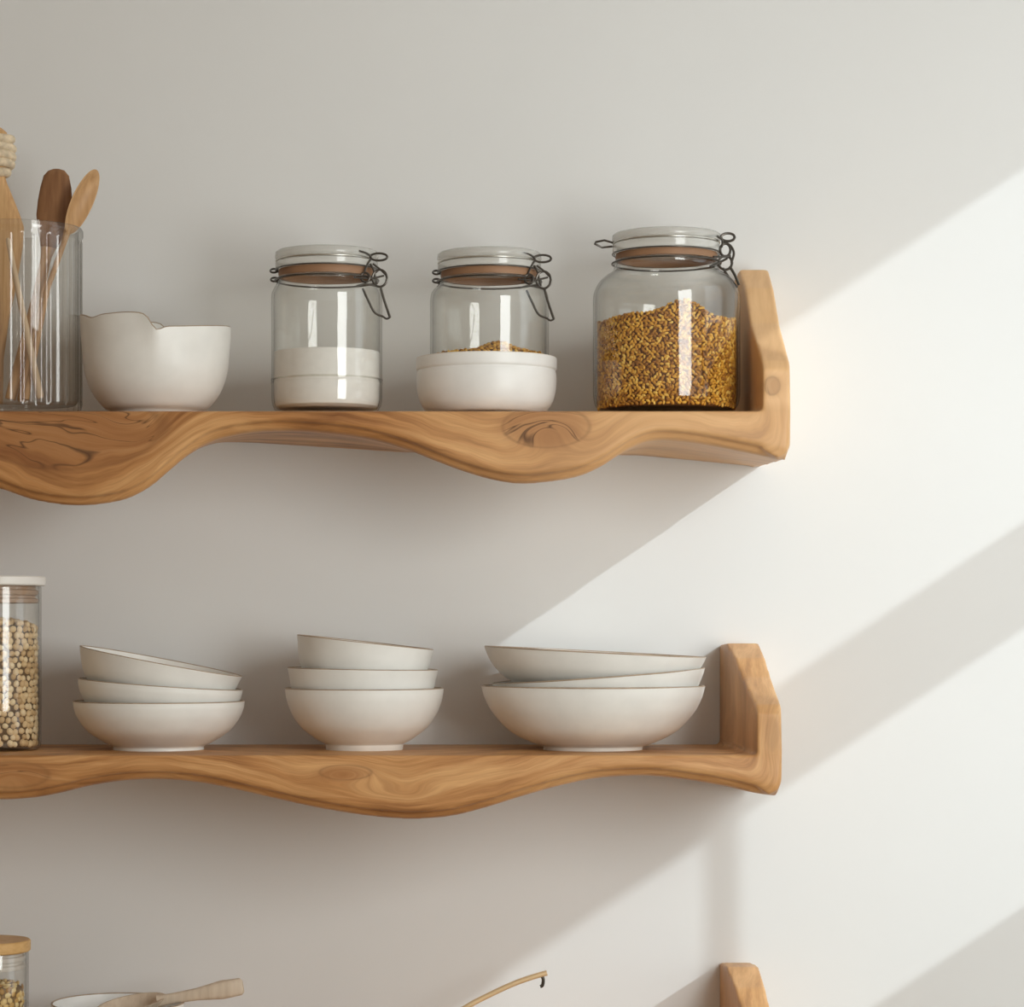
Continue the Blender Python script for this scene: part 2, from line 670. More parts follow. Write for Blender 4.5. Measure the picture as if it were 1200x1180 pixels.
# window: sill board, two rails and one upright in the lower sash
mb = MB()
box(mb, XR - 0.012, XR + 0.0, wy0 - 0.05, wy1 + 0.05, wz0 - 0.045, wz0 - 0.001)
win = struct(mb.build('window_1', M['white'], sharp=30))
mb = MB()
box(mb, XR, XR + 0.05, wy0, wy1, bar1 - 0.048, bar1 + 0.055)
o = mb.build('rail', M['white'], win, sharp=30)
mb = MB()
box(mb, XR, XR + 0.05, wy0, wy1, bar2 - 0.10, bar2)
o = mb.build('rail', M['white'], win, sharp=30)
mb = MB()
box(mb, XR, XR + 0.05, wy0, win_y(535), bar1 - 0.055, wz1)  # added panel over part of the upper sash, blocks the sun there
o = mb.build('sun_blocker', M['white'], win, sharp=30)
mb = MB()
ya, yb = win_y(826), win_y(855)
box(mb, XR, XR + 0.012, ya, yb, bar2, bar1 - 0.048)
o = mb.build('upright', M['white'], win, sharp=30)


# ------------------------------------------------------------------ shelves
def shelf_mesh(zt, zt2, bot, back_bot, panel, knots):
    """zt front top edge, zt2 top a little behind it, bot: [(x, z)] of the front lower edge,
    back_bot: [(x, z)], panel: list of (y, z_top, xin, xout) front->back, zpb bottom.
    Returns a smoothed single carved solid with grain attributes."""
    mbr = MB()
    x0, x1 = bot[0][0], panel['xo'] - 0.004
    xs = np.arange(x0, x1, 0.005).tolist() + [x1]
    vs, fs = [], []
    for x in xs:
        zb = interp(x, bot)
        zk = interp(x, back_bot)
        sec = [(0.0, zt2), (-F + 0.055, zt2), (-F, zt), (-F - 0.002, (zt + zb) / 2), (-F - 0.002, zb + 0.0105), (-F + 0.009, zb + 0.0085), (-F + 0.010, zb + 0.003), (-F + 0.018, zb), (0.0, zk)]
        vs.extend([(x, y, z) for y, z in sec])
    n = 9
    for i in range(len(xs) - 1):
        for j in range(n):
            fs.append((i * n + j, i * n + (j + 1) % n, (i + 1) * n + (j + 1) % n, (i + 1) * n + j))
    fs.append(tuple(range(n)))
    fs.append(tuple((len(xs) - 1) * n + j for j in range(n))[::-1])
    mbr.add(vs, fs)
    # upright end: section along depth
    vs, fs = [], []
    for (y, ztop, xi, xo, zbot) in panel['sec']:
        h = ztop - zbot
        vs.extend([(xi, y, zbot + 0.010), (xi, y, zbot + h * 0.5), (xi, y, ztop), (xo, y, ztop), (xo + 0.001, y, zbot + h * 0.5), (xo + 0.0005, y, zbot + 0.016), (xo - 0.004, y, zbot + 0.005), (xo - 0.014, y, zbot)])
    n = 8
    m = len(panel['sec'])
    for i in range(m - 1):
        for j in range(n):
            fs.append((i * n + j, i * n + (j + 1) % n, (i + 1) * n + (j + 1) % n, (i + 1) * n + j))
    fs.append(tuple(range(n)))
    fs.append(tuple((m - 1) * n + j for j in range(n))[::-1])
    mbr.add(vs, fs)
    raw = mbr.build('raw', M['wood'], sharp=0)
    md = raw.modifiers.new('r', 'REMESH')
    md.mode = 'VOXEL'
    md.voxel_size = 0.0023
    ms = raw.modifiers.new('s', 'SMOOTH')
    ms.factor = 0.5
    ms.iterations = 8
    dg = bpy.context.evaluated_depsgraph_get()
    dg.update()
    me = bpy.data.meshes.new_from_object(raw.evaluated_get(dg))
    bpy.data.objects.remove(raw)
    return me


def shelf_attr(me, bot, xo, knots, seed, zt, pale):
    n = len(me.vertices)
    co = np.empty(n * 3)
    me.vertices.foreach_get('co', co)
    co = co.reshape(-1, 3)
    x, y, z = co[:, 0], co[:, 1], co[:, 2]
    zb = np.interp(x, [p[0] for p in bot], [p[1] for p in bot])
    a1 = z - zb
    a2 = xo - x
    s = 0.012
    across = -s * np.log(np.exp(-np.clip(a1, -0.2, 0.5) / s) + np.exp(-np.clip(a2, -0.2, 2) / s))
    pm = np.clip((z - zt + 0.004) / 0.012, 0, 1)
    across = across + 0.35 * (y + F) * (1 - pm) + 0.10 * (y + F) * pm
    along = x + np.clip(z - zb, 0, 1) * np.clip((x - (xo - 0.075)) / 0.045, 0, 1) + seed * 3.7
    kn = np.zeros(n)
    for (kx, kz, rx, rz, amp, mk) in knots:
        rr = ((x - kx) / rx) ** 2 + ((z - kz) / rz) ** 2
        fr = np.exp(-((y + F) / 0.08) ** 2)
        across = across + amp * np.exp(-rr) * fr
        g = np.exp(-rr ** 3) * fr
        along = along * 1.0
        kn = np.maximum(kn, mk * g)
    gv = np.stack([along, across, y + seed], 1).astype(np.float32)
    sun_tint = np.clip(pale[0] * np.clip((x + 0.08) / 0.30, 0, 1) + pale[1] * pm, 0, 1)  # sunlit look painted in: end panel and right-hand front made paler
    c = me.attributes.new('sun_tint', 'FLOAT', 'POINT')
    c.data.foreach_set('value', sun_tint.astype(np.float32))
    a = me.attributes.new('gv', 'FLOAT_VECTOR', 'POINT')
    a.data.foreach_set('vector', gv.ravel())
    b = me.attributes.new('kn', 'FLOAT', 'POINT')
    b.data.foreach_set('value', kn.astype(np.float32))


def split_shelf(me, xi, zt, xo, zb):
    """Board and upright end meet in a mitre."""
    res = []
    from mathutils.kdtree import KDTree
    kd = KDTree(len(me.vertices))
    for i, v in enumerate(me.vertices):
        kd.insert(v.co, i)
    kd.balance()
    kn_ = [tuple(v.normal) for v in me.vertices]
    nrm = Vector((zt - zb, 0, xo - xi)).normalized()
    for side in (0, 1):
        bm = bmesh.new()
        bm.from_mesh(me)
        r = bmesh.ops.bisect_plane(bm, geom=bm.verts[:] + bm.edges[:] + bm.faces[:], dist=1e-6,
                                   plane_co=Vector((xi, 0, zt)), plane_no=nrm,
                                   clear_outer=(side == 0), clear_inner=(side == 1))
        ed = [e for e in r['geom_cut'] if isinstance(e, bmesh.types.BMEdge)]
        bmesh.ops.holes_fill(bm, edges=ed)
        m2 = bpy.data.meshes.new('board' if side == 0 else 'end_panel')
        bm.to_mesh(m2)
        bm.free()
        m2.materials.clear()
        m2.materials.append(M['wood'])
        m2.polygons.foreach_set('use_smooth', [True] * len(m2.polygons))
        # keep the normals of the uncut solid, so the mitre stays a hairline
        m2.normals_split_custom_set_from_vertices([kn_[kd.find(v.co)[1]] for v in m2.vertices])
        res.append(m2)
    return res


def make_shelf(label, zt, zt2, bot, back_bot, panel, knots, seed, pale):
    me = shelf_mesh(zt, zt2, bot, back_bot, panel, knots)
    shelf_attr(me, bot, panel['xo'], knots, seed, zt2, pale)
    b, p = split_shelf(me, panel['xi'], zt2, panel['xo'], interp(panel['xo'], bot))
    loc = Vector((0.0, -F / 2, zt - 0.05))
    root = thing('wall_shelf', label, 'shelf', loc, 'wavy wooden wall shelves')
    for nm, m in (('board', b), ('end_panel', p)):
        m.transform(Matrix.Translation(-loc))
        o = bpy.data.objects.new(nm, m)
        col.objects.link(o)
        o.parent = root
    return root


def fx(px):
    return (px - CX) * 0.001


def fz(py):
    return EYE + (HY - py) * 0.001


UP_BOT = [(-330, 520), (-260, 512), (-190, 515), (-120, 532), (-60, 556), (0, 573), (40, 586), (90, 592), (140, 586), (172, 571), (195, 552), (215, 535), (236, 521), (262, 511), (300, 504.5), (345, 503.5), (400, 508),
          (440, 515), (480, 527), (510, 539), (545, 552), (580, 562), (612, 566), (650, 563), (680, 557), (705, 546), (725, 533), (745, 522), (768, 515), (800, 516), (840, 522), (870, 528), (900, 534), (930, 539)]
LO_BOT = [(-330, 918), (-240, 915), (-150, 922), (-60, 934), (0, 938), (40, 935.5), (70, 930), (100, 922.5), (140, 916), (180, 914), (215, 916), (250, 921), (300, 932), (350, 943.5), (400, 953), (450, 959.5), (490, 961),
          (530, 957.5), (570, 947.5), (610, 935), (650, 923.5), (690, 914.5), (720, 911), (760, 910), (800, 914), (850, 922), (890, 931), (925, 935)]
up_bot = [(fx(a), fz(b)) for a, b in smooth_table(UP_BOT)]
lo_bot = [(fx(a), fz(b)) for a, b in smooth_table(LO_BOT)]

ZU, ZU2 = fz(482), fz(482) + 0.005
up_back = [(W(a, 0, 0).x, W(0, b, 0).z) for a, b in [(-400, 512), (150, 514), (298, 519), (470, 530), (749, 534), (900, 548), (960, 550)]]
up_panel = {'xi': 0.373, 'xo': 0.407, 'sec': [
    (-F, fz(432), 0.374, 0.405, fz(536)),
    (-F + 0.012, fz(421), 0.374, 0.407, fz(538)),
    (-F + 0.10, 1.868, 0.371, 0.407, 1.7005),
    (-0.105, 1.918, 0.3705, 0.407, 1.7015),
    (-0.055, 1.948, 0.370, 0.407, 1.702),
    (0.0, 1.943, 0.370, 0.407, 1.703)]}
up_knots = [(fx(78), fz(503), 0.112, 0.048, -0.034, 1.0), (fx(160), fz(500), 0.05, 0.03, 0.02, 0.45), (fx(-90), fz(505), 0.05, 0.02, -0.02, 0.8),
            (fx(640), fz(500), 0.054, 0.026, -0.034, 0.85), (fx(905), fz(452), 0.012, 0.014, -0.012, 0.5),
            (fx(690), fz(510), 0.03, 0.02, 0.012, 0.2)]
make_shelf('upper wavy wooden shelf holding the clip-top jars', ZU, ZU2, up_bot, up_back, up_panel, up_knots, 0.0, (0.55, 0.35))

ZL = fz(885)
lo_back = [(W(a, 0, 0).x, b) for a, b in [(-400, 1.318), (600, 1.318), (790, 1.312), (860, 1.296), (960, 1.293)]]
lo_panel = {'xi': 0.365, 'xo': 0.397, 'sec': [
    (-F, fz(836), 0.3675, 0.395, fz(931)),
    (-F + 0.012, fz(826), 0.3665, 0.397, fz(933)),
    (-F + 0.10, 1.440, 0.361, 0.396, 1.300),
    (-0.12, 1.462, 0.357, 0.395, 1.298),
    (-0.06, 1.480, 0.353, 0.394, 1.296),
    (0.0, 1.478, 0.351, 0.393, 1.295)]}
lo_knots = [(fx(405), fz(905), 0.035, 0.010, -0.022, 0.65), (fx(15), fz(908), 0.05, 0.018, -0.02, 0.6), (fx(700), fz(898), 0.1, 0.01, 0.006, 0.0),
            (fx(905), fz(860), 0.012, 0.03, -0.01, 0.35), (fx(470), fz(930), 0.06, 0.01, 0.012, 0.15)]
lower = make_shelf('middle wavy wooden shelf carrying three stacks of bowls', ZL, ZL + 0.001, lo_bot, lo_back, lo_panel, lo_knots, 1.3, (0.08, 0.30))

# the lowest shelf: same carving, one storey down
DZ3 = W(0, 1133, -0.06).z - 1.480
third = lower.copy()
col.objects.link(third)
third.location = lower.location + Vector((0, 0, DZ3))
third['label'] = 'lowest wooden shelf, only its rounded end above the bottom edge'
for ch in list(lower.children):
    c2 = ch.copy()
    col.objects.link(c2)
    c2.parent = third
Z3 = ZL + 0.001 + DZ3
ZL = ZL + 0.001
ZU = ZU2


# ------------------------------------------------------------------ bowls
def bowl(label, cx, y, prof, rim_py=None, base_z=None, tilt=0.0, t=2.6, ysc=1.0, foot=None, mod=None, group=None, mat='ceramic', name='bowl', rim=True, rim_mat='rim', tilt_x=0.0, rt=0.48):
    """prof in picture units (r, h) up to the rim; standing on base_z or hung from its rim centre at rim_py."""
    k = kk(y)
    P = [(float(a), float(b)) for a, b in spline(prof, 6)]
    H = P[-1][1]
    Rr = P[-1][0]
    outer = [(0.0, P[0][1])] + P
    inner = []
    for (r, h) in reversed(P):
        if h > t * 2.2 + P[0][1]:
            inner.append((r - t, h))
    inner.append((inner[-1][0] * 0.75, t * 2.0 + P[0][1]))
    inner.append((0.0, t * 1.8 + P[0][1]))
    pr = [(r * k, (h - H) * k) for r, h in outer + inner]
    cz = (W(cx, rim_py, y).z if rim_py is not None else base_z + H * k)
    x = W(cx, 0, y).x
    c = Vector((x, y, cz))
    xf = Matrix.Rotation(math.radians(tilt), 4, 'Y') @ Matrix.Rotation(math.radians(tilt_x), 4, 'X')
    base = c + xf @ Vector((0, 0, -H * k))
    root = thing(name, label, 'bowl', base, group)
    f = None
    if mod:
        def f(th, r, z):
            return mod(th, r, z, H * k)
    mbb = MB()
    lathe(mbb, pr, c, seg=112, mod=f, xf=xf, ysc=ysc)
    mbb.build('bowl_body', M[mat], root, sharp=50)
    if rim:
        pts = []
        for j in range(112):
            th = 2 * PI * j / 112
            r, z = (Rr - t * 0.5) * k, 0.0
            if f:
                r, z = f(th, r, z)
            pts.append(xf @ Vector((r * math.cos(th), r * math.sin(th) * ysc, z)) + c)
        mbb = MB()
        tube(mbb, pts, t * rt * k, seg=8, closed=True)
        mbb.build('rim', M[rim_mat], root)
    if foot:
        mbb = MB()
        fr, fh = foot
        lathe(mbb, [((fr - 6) * k, (-H) * k), (fr * k, -H * k), ((fr + 0.6) * k, (-H + fh) * k), ((fr - 6) * k, (-H + fh) * k)], c + xf @ Vector((0, 0, 0)), seg=96, xf=None if tilt == 0 else xf, closed=True, ysc=ysc)
        mbb.build('foot_ring', M['foot'], root)
    return root


def wob(a, n, ph, rz=0.0):
    def f(th, r, z, H):
        q = max(0.0, min(1.0, 1 + z / H))
        return r * (1 + a * math.sin(n * th + ph) * q), z + rz * math.sin(2 * th + ph) * q ** 2
    return f


# upper shelf: bowl with a torn-looking lip
def lipmod(th, r, z, H):
    q = max(0.0, min(1.0, 1 + z / H)) ** 3
    cx_, sy = math.cos(th), math.sin(th)
    px = cx_ * 88
    front = max(0.0, -sy)
    lift = 0.0
    # left half of the lip stands higher, with a dip near its end, and falls in a notch
    hi = 1 / (1 + math.exp((px - 4) / 3.0))
    lift += 0.0135 * hi
    lift -= 0.004 * math.exp(-((px + 68) / 9) ** 2)
    lift += 0.0035 * math.exp(-((px + 22) / 26) ** 2)
    lift -= 0.0065 * math.exp(-((px - 9) / 8) ** 2)
    lift -= 0.0095 * front ** 1.5
    flare = 1 + 0.05 * q * math.exp(-((px - 6) / 13) ** 2) * front
    return r * flare * (1 - 0.010 * math.sin(3 * th + 0.5) * q), z + lift * q


bowl('cream stoneware bowl with a torn wavy lip, beside the glass utensil jar', 183, -0.15,
     [(50, 0), (52, 3), (62, 9), (75, 26), (83, 48), (86, 72), (87.5, 90), (88, 102)], base_z=ZU, t=2.8, foot=(50, 5), mod=lipmod, name='lipped_bowl')

STK = 'stacked cream bowls'
PA = [(53, 0), (53.5, 4), (62, 8), (82, 21), (94, 36), (99, 48), (100, 56)]


def rimline(prof, r):
    s = r / prof[-1][0]
    return [(a * s, b) for a, b in prof]


Y1 = -0.135
bowl('shallow cream bowl at the bottom of the stack beside the chickpea canister', 186, Y1, PA, base_z=ZL, foot=(52, 5), mod=wob(0.004, 3, 1), group=STK)
bowl('cream bowl in the middle of the stack beside the chickpea canister', 188, Y1, rimline(PA, 96), rim_py=802, tilt=4.2, t=2.2, mod=wob(0.004, 3, 2), group=STK)
bowl('tilted cream bowl topping the stack beside the chickpea canister', 188.5, Y1, [(50, 0), (52, 4), (66, 10), (82, 22), (90, 36), (94, 48), (96.5, 56)], rim_py=775, tilt=10.8, t=2.2, mod=wob(0.005, 3, 0.4), group=STK)

PB = [(45, 0), (45.5, 6), (56, 12), (74, 26), (85, 42), (91, 58), (93, 71)]
Y2 = -0.135
bowl('deep cream bowl at the bottom of the middle bowl stack', 427, Y2, PB, base_z=ZL, foot=(45, 6), mod=wob(0.004, 3, 0), group=STK)
bowl('cream bowl between two others in the middle bowl stack', 425, Y2, [(43, 0), (45, 5), (60, 12), (76, 26), (83, 42), (86, 56), (88.3, 66)], rim_py=784, tilt=0.9, t=2.2, mod=wob(0.003, 3, 2), group=STK)
bowl('small tilted cream bowl topping the middle bowl stack', 428, Y2, [(38, 0), (40, 5), (60, 11), (72, 24), (76.5, 38), (78.5, 50), (80.5, 60)], rim_py=753, tilt=6.3, t=2.2, mod=wob(0.004, 3, 1), group=STK)

PC = [(58, 0), (59, 4), (74, 9), (98, 22), (117, 42), (127, 60), (131, 74)]
Y3 = -0.137
bowl('wide cream bowl at the bottom of the stack beside the shelf end', 695, Y3, PC, base_z=ZL, foot=(58, 5), ysc=0.88, mod=wob(0.002, 3, 0), group=STK)
bowl('wide cream dish wedged slanting between two others beside the shelf end', 701, Y3, [(52, 0), (54, 4), (76, 10), (98, 22), (113, 36), (121, 50), (125, 60)], rim_py=792, tilt=-4.2, t=2.0, ysc=0.88, group=STK)
bowl('wide cream dish topping the stack beside the shelf end', 697, Y3, [(52, 0), (54, 4), (78, 10), (101, 20), (117, 33), (125, 45), (130, 56)], rim_py=764, tilt=2.9, t=2.0, ysc=0.88, mod=wob(0.003, 3, 1), group=STK)


# ------------------------------------------------------------------ jars
def glass_shell(prof_px, y, base_z, wall=2.6, floor=5.0, k=None):
    """outer profile (r, h) in picture units -> closed outer + inner profile in metres"""
    k = k or kk(y)
    out = [(0.0, 0.0)] + [(r * k, h * k) for r, h in prof_px]
    inn = []
    for r, h in reversed(prof_px):
        if h > floor:
            inn.append(((r - wall) * k, h * k))
    inn.append((inn[-1][0] * 0.92, floor * k))
    inn.append((0.0, floor * k))
    return out + inn


def clip_jar(label, cx, y, base_z, body, lid_r, lid_top, neck_h, clasp, group, name='clip_top_jar', gasket_h=None, ear=False, ribs=None):
    """body: (r,h). lid_top: heights of the lid layers; clasp: list of wires, each a list of (px,py,dy)."""
    k = kk(y)
    x = W(cx, 0, y).x
    c = Vector((x, y, base_z))
    root = thing(name, label, 'jar', c, group)
    pb = [(float(a), float(b)) for a, b in spline(body, 5)]
    m = MB()
    lathe(m, glass_shell(pb, y, base_z), c, seg=112)
    m.build('jar_body', M['glass'], root, sharp=50)
    h0, h1, h2, h3 = lid_top        # gasket bottom, gasket top, mid groove, top
    m = MB()
    r = lid_r
    lp = [(0, h1), (r - 4, h1), (r - 1.0, h1 + 0.8), (r, h1 + 3), (r, h2 - 1.6), (r - 3, h2), (r - 2.6, h2 + 1), (r, h2 + 2.5), (r + 0.6, h2 + 5), (r + 0.3, h3 - 2.5), (r - 2.0, h3 - 0.6), (r - 6, h3), (r - 14, h3 - 1), (0, h3 - 1.2)]
    lathe(m, [(a * k, b * k) for a, b in lp], c, seg=96)
    m.build('lid', M['lidglass'], root, sharp=55)
    m = MB()
    lathe(m, [((r - 9) * k, h0 * k), ((r - 4) * k, h0 * k), ((r - 3.2) * k, (h0 + h1) / 2 * k), ((r - 4) * k, h1 * k), ((r - 9) * k, h1 * k)], c, seg=96, closed=True)
    m.build('gasket', M['gasket'], root)
    m = MB()
    tube(m, ring_pts(c + Vector((0, 0, (h0 - 3.0) * k)), (r + 0.6) * k), 1.1 * k, closed=True, seg=8)
    tube(m, ring_pts(c + Vector((0, 0, (h1 + 0.3) * k)), (r + 0.2) * k), 0.8 * k, closed=True, seg=8)
    if not ear:
        for zz, dy in ((h1 - 1, -0.006), (h0 - 1, 0.004)):
            tube(m, [c + Vector((-(r + 1.5) * k + 0.0045 * math.cos(a), dy + 0.005 * math.sin(a), zz * k + 0.003 * math.sin(a))) for a in [2 * PI * i / 14 for i in range(14)]], 1.2 * k, closed=True, seg=8)
    if ear:
        e = W(cx - r - 3, 0, y).x
        zz = c.z + (h2 + 1) * k
        tube(m, [Vector((x - (r - 0.0) * k, y - 0.004, zz)), Vector((x - (r + 10) * k, y - 0.004, zz + 0.003)), Vector((x - (r + 20) * k, y - 0.003, zz + 0.001)), Vector((x - (r + 21) * k, y + 0.004, zz)),
                 Vector((x - (r + 12) * k, y + 0.008, zz - 0.004)), Vector((x - (r - 0.0) * k, y + 0.006, zz - 0.003))], 0.0013, seg=8)
    m.build('neck_wire', M['steel'], root)
    m = MB()
    tube(m, ring_pts(c + Vector((0, 0, (h2 + 0.5) * k)), (r - 0.8) * k), 1.2 * k, closed=True, seg=8)
    m.build('lid_band', M['band'], root)
    cl = None
    for nm, wires in clasp:
        m = MB()
        for (pts, rad, closed) in wires:
            q = [W(a, b, y + d) for a, b, d in pts]
            if len(q) > 2:
                s = spline([tuple(p) for p in (q + [q[0]] if closed else q)], 6)
                q = [Vector(p) for p in s]
                if closed:
                    q = q[:-1]
            tube(m, q, rad, closed=closed, seg=8)
        if nm == 'wire_clasp':
            cl = m.build(nm, M['steel'], root)
        else:
            m.build(nm, M['steel'], cl)
    return root


def ell(cx, cy, rx, ry, d, n=10, d2=None):
    d2 = d if d2 is None else d2
    return [(cx + rx * math.cos(2 * PI * i / n), cy + ry * math.sin(2 * PI * i / n), d + (d2 - d) * 0.5 * (1 + math.sin(2 * PI * i / n))) for i in range(n)]


def clasp_for(dx, dy, d=-0.036, sc=1.0):
    """wires of the clip, drawn for the jar with its clip round (440, 320), moved by dx, dy"""
    def S(l):
        return [(440 + (a - 440) * sc + dx, 300 + (b - 300) * sc + dy, e) for a, b, e in l]
    wires = [
        (S(ell(444, 301, 10, 4.2, d)), 0.0014, True),
        (S([(421, 294, d - 0.012), (430, 297, d - 0.004), (435, 302, d), (431, 309, d - 0.002), (427, 318, d - 0.004)]), 0.0013, False),
        (S(ell(428, 325, 5, 5.5, d - 0.006)), 0.0014, True),
        (S([(434, 309, d), (438, 317, d), (440, 326, d), (442, 333, d)]), 0.0013, False),
        (S(ell(445, 326, 8.5, 10, d)), 0.0014, True),
        (S([(415, 325, d - 0.012), (423, 325.5, d - 0.008), (436, 326, d - 0.003), (450, 323, d)]), 0.0012, False),
        (S([(418, 335, d - 0.012), (428, 333, d - 0.008), (440, 335, d - 0.003)]), 0.0012, False),
        (S([(437, 309, d), (446, 316, d), (452, 322, d)]), 0.0012, False),
    ]
    lever = [(S([(425, 338, d - 0.008), (431, 351, d - 0.008), (439, 366, d - 0.007), (449, 371, d - 0.004)]), 0.0014, False),
             (S([(446, 336, d), (450, 351, d), (457, 372, d)]), 0.0015, False),
             (S([(449, 371, d - 0.004), (453, 373.5, d - 0.002), (457, 372, d)]), 0.0012, False)]
    return [('wire_clasp', wires), ('lever', lever)]


YJ = -0.155
kj = kk(YJ)
B1 = HY - (ZU - EYE) / kj          # picture row of the jar's base plane


def H(py, b=B1):
    return b - py


GJ = 'clip-top storage jars on the upper shelf'
body1 = [(50, 0), (58, 2.5), (63, 9), (64.8, 18), (65, 34), (65.6, 36), (65, 38.5), (65.6, 41), (65, 44), (65, 100), (65, H(350)), (63.5, H(342)), (60.5, H(336)), (58.5, H(332)), (58.5, H(328)), (57.5, H(326))]
clip_jar('clip-top glass jar with white flour, farthest from the shelf end', 383, YJ, ZU, body1, 60, (H(326), H(317), H(307), H(294.5)), 0, clasp_for(0, 0), GJ)
m = MB()
kf = kj
topf = H(413)
fp = [(0, 5.6), (54, 5.6), (59.5, 9), (61.6, 18), (62.0, 34), (62.0, topf - 1), (61, topf), (40, topf - 1.5), (0, topf - 1)]
lathe(m, [(a * kf, b * kf) for a, b in fp], W(383, 0, YJ) * 1 if False else Vector((W(383, 0, YJ).x, YJ, ZU)), seg=96)
o = m.build('flour', M['flour'])
rebase(o, (W(383, 0, YJ).x, YJ, ZU + 0.006))
tag(o, 'white flour filling the lower third of the first clip-top jar', 'flour', kind='stuff')

# small bowl that the second jar stands in
YB = -0.150
kb = kk(YB)
bowl('low white bowl with a groove under its lip, a glass jar standing in it', 570, YB,
     [(62, 0), (68, 2), (76, 11), (80.5, 24), (82, 38), (81.6, 48), (80.6, 51), (82.2, 53), (82.6, 58), (82.5, 65)], base_z=ZU, t=2.6, mat='ceramic_white', rim_mat='foot', name='low_bowl')
ZJ2 = ZU + 5.6 * kb
B2 = HY - (ZJ2 - EYE) / kb
body2 = [(50, 0), (60, 3), (67, 10), (69, 22), (69.6, 40), (69.6, 110), (69.4, H(352, B2)), (67.5, H(343, B2)), (62.5, H(337, B2)), (59.5, H(333, B2)), (59, H(330, B2)), (58, H(327.5, B2))]
clip_jar('clip-top glass jar standing in the low white bowl', 573.5, YB, ZJ2, body2, 60.5, (H(327.5, B2), H(319, B2), H(309, B2), H(296.5, B2)), 0, clasp_for(192, 2), GJ)


def pieces(name, mats, cx, cy, cz, r, h, top, size, seed, layers=1, shape=(6, 4), rowstep=0.8, colstep=0.85, tilt=1.0):
    """Loose dry food filling a jar: a dark core and a skin of many small pieces."""
    rnd = random.Random(seed)
    m = MB()
    core = [(0, 0), (r - size[0] * 0.75, 0)]
    nr = 5
    core_r = r - size[0] * 0.75
    # core with a shaped top
    seg, rings = 48, 8
    vs, fs = [], []
    vs.append((cx, cy, cz))
    base = []
    for j in range(seg):
        a = 2 * PI * j / seg
        base.append(len(vs))
        vs.append((cx + core_r * math.cos(a), cy + core_r * math.sin(a), cz))
    prev = base
    for j in range(seg):
        fs.append((0, base[(j + 1) % seg], base[j]))
    for i in range(rings):
        rr = core_r * (1 - i / rings)
        row = []
        for j in range(seg):
            a = 2 * PI * j / seg
            xx, yy = rr * math.cos(a), rr * math.sin(a)
            row.append(len(vs))
            vs.append((cx + xx, cy + yy, cz + top(xx, yy) - size[2]))
        for j in range(seg):
            fs.append((prev[j], prev[(j + 1) % seg], row[(j + 1) % seg], row[j]))
        prev = row
    vs.append((cx, cy, cz + top(0, 0) - size[2]))
    for j in range(seg):
        fs.append((prev[j], prev[(j + 1) % seg], len(vs) - 1))
    m.add(vs, fs, 1)
    nv0 = len(m.v)
    tones = [0.0] * nv0
    sg, rg = shape
    unit, uf = [], []
    unit.append(Vector((0, 0, -1)))
    for i in range(1, rg):
        ph = -PI / 2 + PI * i / rg
        for j in range(sg):
            a = 2 * PI * j / sg
            unit.append(Vector((math.cos(ph) * math.cos(a), math.cos(ph) * math.sin(a), math.sin(ph))))
    unit.append(Vector((0, 0, 1)))
    last = len(unit) - 1
    for j in range(sg):
        uf.append((0, 1 + (j + 1) % sg, 1 + j))
        uf.append((last, last - sg + j, last - sg + (j + 1) % sg))
    for i in range(rg - 2):
        for j in range(sg):
            a = 1 + i * sg
            uf.append((a + j, a + (j + 1) % sg, a + sg + (j + 1) % sg, a + sg + j))

    def put(p, n):
        n = n.normalized()
        u = n.orthogonal().normalized()
        u.rotate(Matrix.Rotation(rnd.uniform(0, 2 * PI), 3, n))
        w = n.cross(u)
        s = rnd.uniform(0.85, 1.12)
        tl = rnd.uniform(-0.25, 0.25) * tilt
        u2 = (u + n * tl).normalized()
        n2 = (n - u * tl).normalized()
        m.add([p + u2 * (q.x * size[0] * s) + w * (q.y * size[1] * s) + n2 * (q.z * size[2] * s) for q in unit], uf, 0)
        tones.extend([rnd.random()] * len(unit))
    rs = r - max(size[2], size[1]) * 1.0
    nrow = int(h * 1.6 / (size[1] * 2 * rowstep))
    for i in range(nrow):
        z = size[2] + i * size[1] * 2 * rowstep
        ncol = int(2 * PI * rs / (size[0] * 2 * colstep))
        for j in range(ncol):
            a = 2 * PI * (j + 0.5 * (i % 2) + rnd.uniform(-0.28, 0.28)) / ncol
            d = Vector((math.cos(a), math.sin(a), 0))
            zz = z + rnd.uniform(-0.3, 0.3) * size[1]
            if zz > top(d.x * rs, d.y * rs) - size[2] * 0.6:
                continue
            put(Vector((cx, cy, cz + zz)) + d * (rs - rnd.uniform(0, 0.35) * size[2]), d)
    step = size[0] * 1.5
    ng = int(rs / step)
    for i in range(-ng, ng + 1):
        for j in range(-ng, ng + 1):
            xx = (i + rnd.uniform(-0.3, 0.3)) * step
            yy = (j + rnd.uniform(-0.3, 0.3)) * step
            if math.hypot(xx, yy) > rs - size[0] * 0.6:
                continue
            put(Vector((cx + xx, cy + yy, cz + top(xx, yy) - size[2] * rnd.uniform(0.2, 0.9))), Vector((rnd.uniform(-0.4, 0.4), rnd.uniform(-0.4, 0.4), 1)))
    o = m.build(name, mats, sharp=0, recalc=False)
    at = o.data.attributes.new('rnd', 'FLOAT', 'POINT')
    at.data.foreach_set('value', tones)
    return o


# golden grain in the second jar
g2x = W(573.5, 0, YB).x


def top2(x, y):
    return (60 + 15 * math.exp(-((x - 0.010) / 0.026) ** 2 - (y / 0.04) ** 2)) * kb


